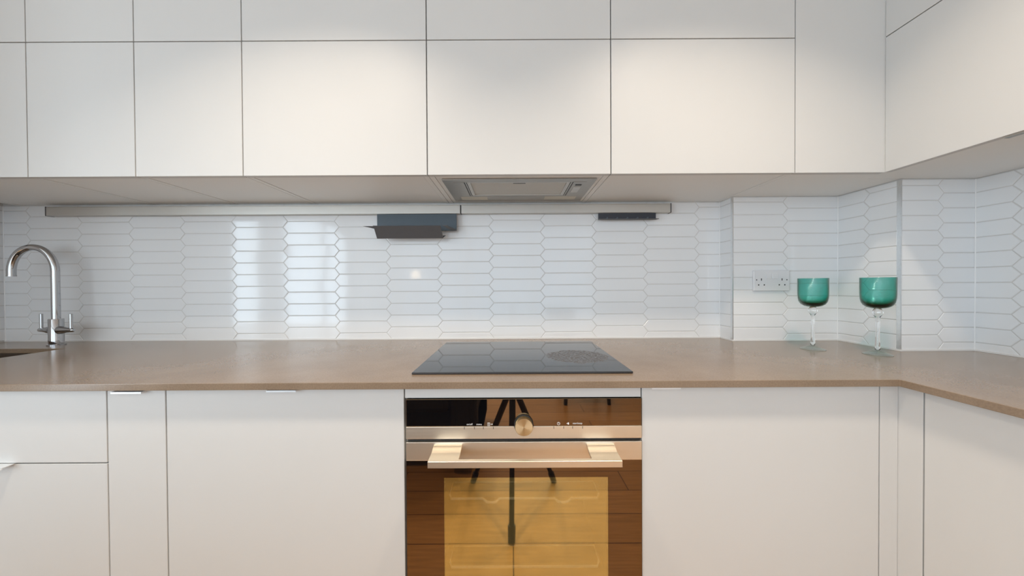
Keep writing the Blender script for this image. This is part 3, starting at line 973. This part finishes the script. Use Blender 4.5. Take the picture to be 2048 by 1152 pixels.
ix, iz = px(975.8), oz(0.3506)
q = outline(ix, iz, 0.0062, 0.0078, 0.0008)
q.box(ix - 0.0005, ix + 0.0005, yt - 0.0001, yt + 0.0002, iz - 0.0022, iz + 0.0012).box(ix - 0.0005, ix + 0.0005, yt - 0.0001, yt + 0.0002, iz + 0.0018, iz + 0.0026)
q.box(ix + 0.0044, ix + 0.0080, yt - 0.0001, yt + 0.0002, iz - 0.0004, iz + 0.0004)
q.prism([(ix + 0.0078, yt - 0.0001, iz - 0.0018), (ix + 0.0078, yt - 0.0001, iz + 0.0018), (ix + 0.0104, yt - 0.0001, iz)], (0, 0.0003, 0))
q.build('info_symbol', 'print_white', t)
ix, iz = px(1116), oz(0.3498)
q = MB()
ring = 24
for a in range(ring):
    a0, a1 = 2 * math.pi * a / ring, 2 * math.pi * (a + 1) / ring
    q.prism([(ix + r_ * math.cos(u), yt - 0.0001, iz + r_ * math.sin(u)) for r_, u in ((0.0030, a0), (0.0038, a0), (0.0038, a1), (0.0030, a1))], (0, 0.0003, 0))
q.box(ix - 0.0003, ix + 0.0003, yt - 0.0001, yt + 0.0002, iz, iz + 0.0024).box(ix, ix + 0.0018, yt - 0.0001, yt + 0.0002, iz - 0.0003, iz + 0.0003)
q.build('clock_symbol', 'print_white', t)
ix, iz = px(1135), oz(0.3498)
q = MB()
q.box(ix - 0.0036, ix - 0.0016, yt - 0.0001, yt + 0.0002, iz - 0.0008, iz + 0.0008)
q.prism([(ix - 0.0014, yt - 0.0001, iz - 0.0012), (ix + 0.0012, yt - 0.0001, iz - 0.0032), (ix + 0.0026, yt - 0.0001, iz - 0.0018), (ix + 0.0022, yt - 0.0001, iz + 0.0024), (ix - 0.0004, yt - 0.0001, iz + 0.0032)], (0, 0.0003, 0))
q.build('heat_symbol', 'print_white', t)
for p in (927, 947, 965, 985, 1106.5, 1126, 1144, 1164):
    MB().box(px(p) - 0.0006, px(p) + 0.0006, YO - 0.0013, YO - 0.0008, oz(0.3625), oz(0.3566)).build('key_mark', 'seam_dark', t)
# wire racks inside
def rack(z, dips, label):
    r = MB()
    y0, y1, xa, xb = YO + 0.014, YO + 0.075, -0.165, 0.222
    pts = [(xa, y0 + 0.01, z + 0.006), (xa + 0.006, y0, z)]
    if dips:
        for cxx in (-0.056, 0.128):
            pts += [(cxx - 0.022, y0, z), (cxx - 0.012, y0, z - 0.009), (cxx, y0, z - 0.011), (cxx + 0.012, y0, z - 0.009), (cxx + 0.022, y0, z)]
    pts += [(xb - 0.006, y0, z), (xb, y0 + 0.01, z + 0.006)]
    r.tube(pts, 0.0031, 8)
    for xx in (xa, xb):
        r.tube([(xx, y0 + 0.01, z + 0.006), (xx, y1, z + 0.006)], 0.0016, 6)
    r.tube([(xa, y1, z + 0.006), (xb, y1, z + 0.006)], 0.0012, 6)
    o = tag(r.build('oven_rack', 'wire_white', smooth=True), label, 'rack', 'wire racks in the oven')


rack(oz(0.548), True, 'upper wire rack with two dipped stops behind the oven glass')
rack(oz(0.725), False, 'lower wire rack with a straight front behind the oven glass')

# ------------------------------------------------------------------ hob
hc = (0.0265, 1.115, WT)
t = thing('hob', hc, 'flat black glass induction hob with a dull burnt ring, set on the worktop', 'hob')
MB().box(-0.2695, 0.3225, 0.8790, 1.3540, WT + 0.0004, WT + 0.0058).build('glass_plate', 'hob_glass', t, bevel=0.0012, origin=hc)

# ------------------------------------------------------------------ sink and tap
t = thing('sink', (-1.95, 1.1, WT - 0.2), 'brown toned steel sink bowl sunk in the worktop beside the tap', 'sink')
sk = MB()
a0, a1, c0, c1 = XS0 - 0.004, XS1 + 0.004, YS0 - 0.004, YS1 + 0.004
sk.box(a0 - 0.0015, a0, c0, c1, WT - 0.20, ZB - 0.0008).box(a1, a1 + 0.0015, c0, c1, WT - 0.20, ZB - 0.0008)
sk.box(a0 - 0.0015, a1 + 0.0015, c0 - 0.0015, c0, WT - 0.20, ZB - 0.0008).box(a0 - 0.0015, a1 + 0.0015, c1, c1 + 0.0015, WT - 0.20, ZB - 0.0008)
sk.box(a0 - 0.0015, a1 + 0.0015, c0 - 0.0015, c1 + 0.0015, WT - 0.202, WT - 0.20)
sk.build('bowl', 'sink_steel', t)
dm = MB()
dm.lathe([(0, 0.0005), (0.030, 0.0005), (0.040, 0.002), (0.042, 0.0005), (0.042, 0)], -1.95, 1.11, WT - 0.1999, 32)
dm.build('drain', 'chrome', t, smooth=True)

tx, ty = -1.884, 1.362
t = thing('kitchen_tap', (tx, ty, WT), 'tall chrome swan neck tap with two lever handles beside the sink', 'tap')
MB().lathe([(0, 0), (0.0255, 0), (0.0255, 0.004), (0.023, 0.006), (0, 0.006)], tx, ty, WT + 0.0003).build('base_ring', 'chrome', t, smooth=True)
MB().lathe([(0, 0.006), (0.021, 0.006), (0.021, 0.108), (0.0200, 0.1095), (0, 0.1095)], tx, ty, WT).build('body', 'chrome', t, smooth=True)
al = R(12)
dirx, diry = -math.cos(al), -math.sin(al)
rh, rv = 0.070, 0.098
ztop = CZ + 0.177 - 0.0125
pts = [(tx, ty, WT + 0.108)]
for i in range(5):
    pts.append((tx, ty, WT + 0.108 + (ztop - rv - WT - 0.108) * (i + 1) / 5))
for i in range(1, 29):
    a = math.pi * i / 28
    o_ = rh * (1 - math.cos(a))
    pts.append((tx + dirx * o_, ty + diry * o_, ztop - rv + rv * math.sin(a)))
zend = CZ + 0.0496
pts.append((tx + dirx * 2 * rh, ty + diry * 2 * rh, (ztop - rv + zend) / 2))
pts.append((tx + dirx * 2 * rh, ty + diry * 2 * rh, zend))
MB().tube(pts, 0.0125, 24).build('spout', 'chrome', t, smooth=True)
e = Vector(pts[-1])
MB().tube([e + Vector((0, 0, 0.001)), e - Vector((0, 0, 0.004))], [0.0131, 0.0131], 24).build('aerator', 'chrome', t, smooth=True)
be = R(5)
for sgn in (-1, 1):
    u = Vector((sgn * math.cos(be), -sgn * math.sin(be), 0))
    c0_ = Vector((tx, ty, WT + 0.063))
    hd = MB().tube([c0_ + u * 0.018, c0_ + u * 0.030, c0_ + u * 0.050, c0_ + u * 0.078, c0_ + u * 0.084], [0.0165, 0.0155, 0.0105, 0.0078, 0.0040], 24).build('handle', 'chrome', t, smooth=True)
    pz = c0_ + u * 0.070
    MB().tube([pz, pz + Vector((0, 0, 0.066)), pz + Vector((0, 0, 0.067))], [0.0052, 0.0052, 0.0042], 16).build('lever_pin', 'chrome', hd, smooth=True)

# ------------------------------------------------------------------ double socket
sx0, sx1, sz0, sz1 = 0.9985, 1.1465, CZ - 0.030, CZ + 0.055
t = thing('double_socket', ((sx0 + sx1) / 2, YC, sz0), 'white double wall socket with two rocker switches on the tiles', 'socket')
MB().box(sx0, sx1, YC - 0.0095, YC + 0.0005, sz0, sz1).build('plate', 'socket_white', t, bevel=0.0022, seg=3)
cxs = (sx0 + sx1) / 2
ys_ = YC - 0.0095
for dx in (-0.0125, 0.0125):
    MB().prism([(cxs + dx - 0.0105, ys_ + 0.0005, sz0 + 0.050), (cxs + dx - 0.0105, ys_ - 0.0030, sz0 + 0.0502), (cxs + dx - 0.0105, ys_ - 0.0003, sz0 + 0.074), (cxs + dx - 0.0105, ys_ + 0.0005, sz0 + 0.074)], (0.021, 0, 0)).build('rocker_switch', 'socket_white', t, bevel=0.0004)
for s_ in (-1, 1):
    ex = cxs + s_ * 0.0425
    MB().box(ex - 0.0017, ex + 0.0017, ys_ - 0.0002, ys_ + 0.001, sz0 + 0.0425, sz0 + 0.0515).build('earth_slot', 'hole_black', t)
    for dx in (-0.0115, 0.0115):
        MB().box(ex + dx - 0.0024, ex + dx + 0.0024, ys_ - 0.0002, ys_ + 0.001, sz0 + 0.0222, sz0 + 0.0272).build('pin_slot', 'hole_black', t)
    scx = cxs + s_ * 0.0625
    MB().tube([(scx, ys_ + 0.001, sz0 + 0.0455), (scx, ys_ - 0.0003, sz0 + 0.0455)], 0.0026, 16).build('screw', 'charcoal_metal', t)

# ------------------------------------------------------------------ goblets


def goblet_meshes():
    # bowl: outer profile then inner profile, closed at the axis
    outer = [(0, 0.1535), (0.014, 0.1540), (0.025, 0.1570), (0.034, 0.1635), (0.0395, 0.1730), (0.0420, 0.1850), (0.0428, 0.2000), (0.0432, 0.2560)]
    inner = [(0.0424, 0.2566), (0.0414, 0.2560), (0.0409, 0.2000), (0.0398, 0.1880), (0.0365, 0.1780), (0.030, 0.1705), (0.020, 0.1665), (0.010, 0.1650), (0, 0.1648)]
    bw = MB().lathe(outer + inner, seg=72)
    kn = MB().lathe([(0, 0.1540), (0.008, 0.1535), (0.0100, 0.1505), (0.0122, 0.1460), (0.0130, 0.1405), (0.0122, 0.1345), (0.0095, 0.1290), (0.0065, 0.1250), (0.0052, 0.1200), (0.0050, 0.0900), (0.0056, 0.0500), (0.0066, 0.0260), (0.0062, 0.0160), (0, 0.0150)], seg=40)
    ft = MB().lathe([(0, 0.0158), (0.0064, 0.0156), (0.012, 0.0125), (0.024, 0.0065), (0.0350, 0.0026), (0.0368, 0.0014), (0.0362, 0.0004), (0.030, 0.0008), (0.012, 0.0042), (0, 0.0050)], seg=56)
    res = []
    for n_, b_, mt in (('bowl', bw, 'teal_glass'), ('stem', kn, 'clear_glass'), ('foot', ft, 'foot_glass')):
        me = b_.mesh(n_)
        me.materials.append(M[mt])
        for p in me.polygons:
            p.use_smooth = True
        res.append((n_, me))
    return res


gm = goblet_meshes()
for gx, gy, rz, lab in ((1.087, 1.192, 0.0, 'teal glass goblet with clear knobbed stem, nearer to the wall socket'),
                        (1.2195, 1.100, 0.8, 'teal glass goblet with clear knobbed stem, right one standing in the tiled corner')):
    t = thing('wine_goblet', (gx, gy, WT + 0.0002), lab, 'goblet', 'teal goblets on the worktop')
    t.rotation_euler.z = rz
    for n_, me in gm:
        o = bpy.data.objects.new(n_, me)
        C.objects.link(o)
        o.parent = t

# ------------------------------------------------------------------ what stands behind the photographer and shows in the oven glass
t = thing('camera_tripod', (0, -0.05, 0), 'black camera tripod mirrored in the oven glass', 'tripod')
ap = Vector((0.0, -0.03, 0.655))
for fx, fy in ((-0.008, 0.19), (-0.235, -0.27), (0.24, -0.27)):
    f = Vector((fx, fy, 0.012))
    lg = MB().tube([ap, ap.lerp(f, 0.5), ap.lerp(f, 0.5001), f], [0.016, 0.016, 0.012, 0.012], 12).build('leg', 'black_plastic', t)
    MB().tube([f + (ap - f).normalized() * 0.06, Vector((fx, fy, 0.001))], [0.018, 0.016], 12).build('rubber_foot', 'black_plastic', lg)
MB().tube([(0, -0.03, 0.60), (0, -0.03, 0.70)], 0.032, 20).build('hub', 'black_plastic', t)
MB().tube([(0, -0.03, 0.70), (0, -0.03, 0.98)], 0.014, 16).build('pole', 'black_plastic', t)

t = thing('sofa', (-1.1, -0.75, 0), 'black fabric sofa mirrored as a dark shape in the oven fascia', 'sofa')
x0, x1 = -2.1, -0.22
MB().box(x0, x1, -1.2, -0.42, 0.06, 0.40).build('base', 'sofa_fabric', t, bevel=0.03)
MB().box(x0 + 0.16, x1 - 0.16, -0.52, -0.32, 0.38, 0.74).build('backrest', 'sofa_fabric', t, bevel=0.04)
for a in (x0, x1 - 0.16):
    MB().box(a, a + 0.16, -1.2, -0.32, 0.06, 0.58).build('armrest', 'sofa_fabric', t, bevel=0.04)
xm = (x0 + x1) / 2
for a, c_ in ((x0 + 0.165, xm - 0.004), (xm + 0.004, x1 - 0.165)):
    MB().box(a, c_, -1.19, -0.53, 0.401, 0.50).build('seat_cushion', 'sofa_fabric', t, bevel=0.03)
for a in (x0 + 0.08, x1 - 0.08):
    for yy in (-1.12, -0.5):
        MB().box(a - 0.02, a + 0.02, yy - 0.02, yy + 0.02, 0.0005, 0.0605).build('leg', 'black_plastic', t)

t = thing('armchair', (0.72, -1.75, 0), 'dark upholstered chair mirrored at the right end of the oven fascia', 'chair')
MB().box(0.50, 0.94, -2.0, -1.5, 0.36, 0.47).build('seat', 'sofa_fabric', t, bevel=0.03)
MB().box(0.50, 0.94, -2.08, -1.98, 0.40, 0.86).build('backrest', 'sofa_fabric', t, bevel=0.03)
for a in (0.53, 0.91):
    for yy in (-1.54, -1.97):
        MB().tube([(a, yy, 0.37), (a + (0.02 if a > 0.7 else -0.02), yy + (0.03 if yy > -1.7 else -0.03), 0.0008)], [0.026, 0.018], 12).build('leg', 'black_plastic', t)

t = thing('floor_lamp', (-1.55, -2.5, 0), 'lit globe floor lamp mirrored as a small warm spot in the tiles', 'lamp')
MB().lathe([(0, 0.001), (0.13, 0.001), (0.13, 0.016), (0.02, 0.022), (0, 0.022)], -1.55, -2.5, 0).build('base', 'black_plastic', t, smooth=True)
MB().tube([(-1.55, -2.5, 0.02), (-1.55, -2.5, 1.30)], 0.010, 12).build('pole', 'black_plastic', t, smooth=True)
MB().lathe([(0, -0.065)] + [(0.065 * math.cos(R(a)), 0.065 * math.sin(R(a))) for a in range(-75, 90, 15)] + [(0, 0.065)], -1.55, -2.5, 1.36, 24).build('globe', 'globe_glow', t, smooth=True)

# ------------------------------------------------------------------ ceiling downlights
spot_labels = ['recessed ceiling downlight nearest to the hob on its left', 'recessed ceiling downlight nearest to the hob on its right']
spot_labels += ['added ceiling downlight in the %s row behind the tripod, %s one' % (r_, c_) for r_, c_ in (('first', 'middle'), ('first', 'right'), ('first', 'left'), ('second', 'left'), ('second', 'right'))]
ring_me = MB().lathe([(0.032, 0.0), (0.045, 0.0), (0.045, -0.004), (0.034, -0.006)], seg=32, closed=True).mesh('ring')
ring_me.materials.append(M['trim_silver'])
lens_me = MB().lathe([(0, -0.002), (0.031, -0.002), (0.031, -0.0005), (0, -0.0005)], seg=32).mesh('lens')
lens_me.materials.append(M['lamp_glow'])
for i, (x, y) in enumerate(SPOTS):
    t = thing('ceiling_downlight', (x, y, HC - 0.0003), spot_labels[i], 'downlight', 'ceiling downlights')
    for n_, me in (('ring', ring_me), ('lens', lens_me)):
        o = bpy.data.objects.new(n_, me)
        C.objects.link(o)
        o.parent = t
    l = bpy.data.lights.new('downlight_beam', 'AREA')
    l.shape = 'DISK'
    l.size = 0.13
    l.energy = SPOT_W
    l.color = WARM
    l.spread = R(115)
    o = bpy.data.objects.new('downlight_beam', l)
    C.objects.link(o)
    o.location = (x, y, HC - 0.010)
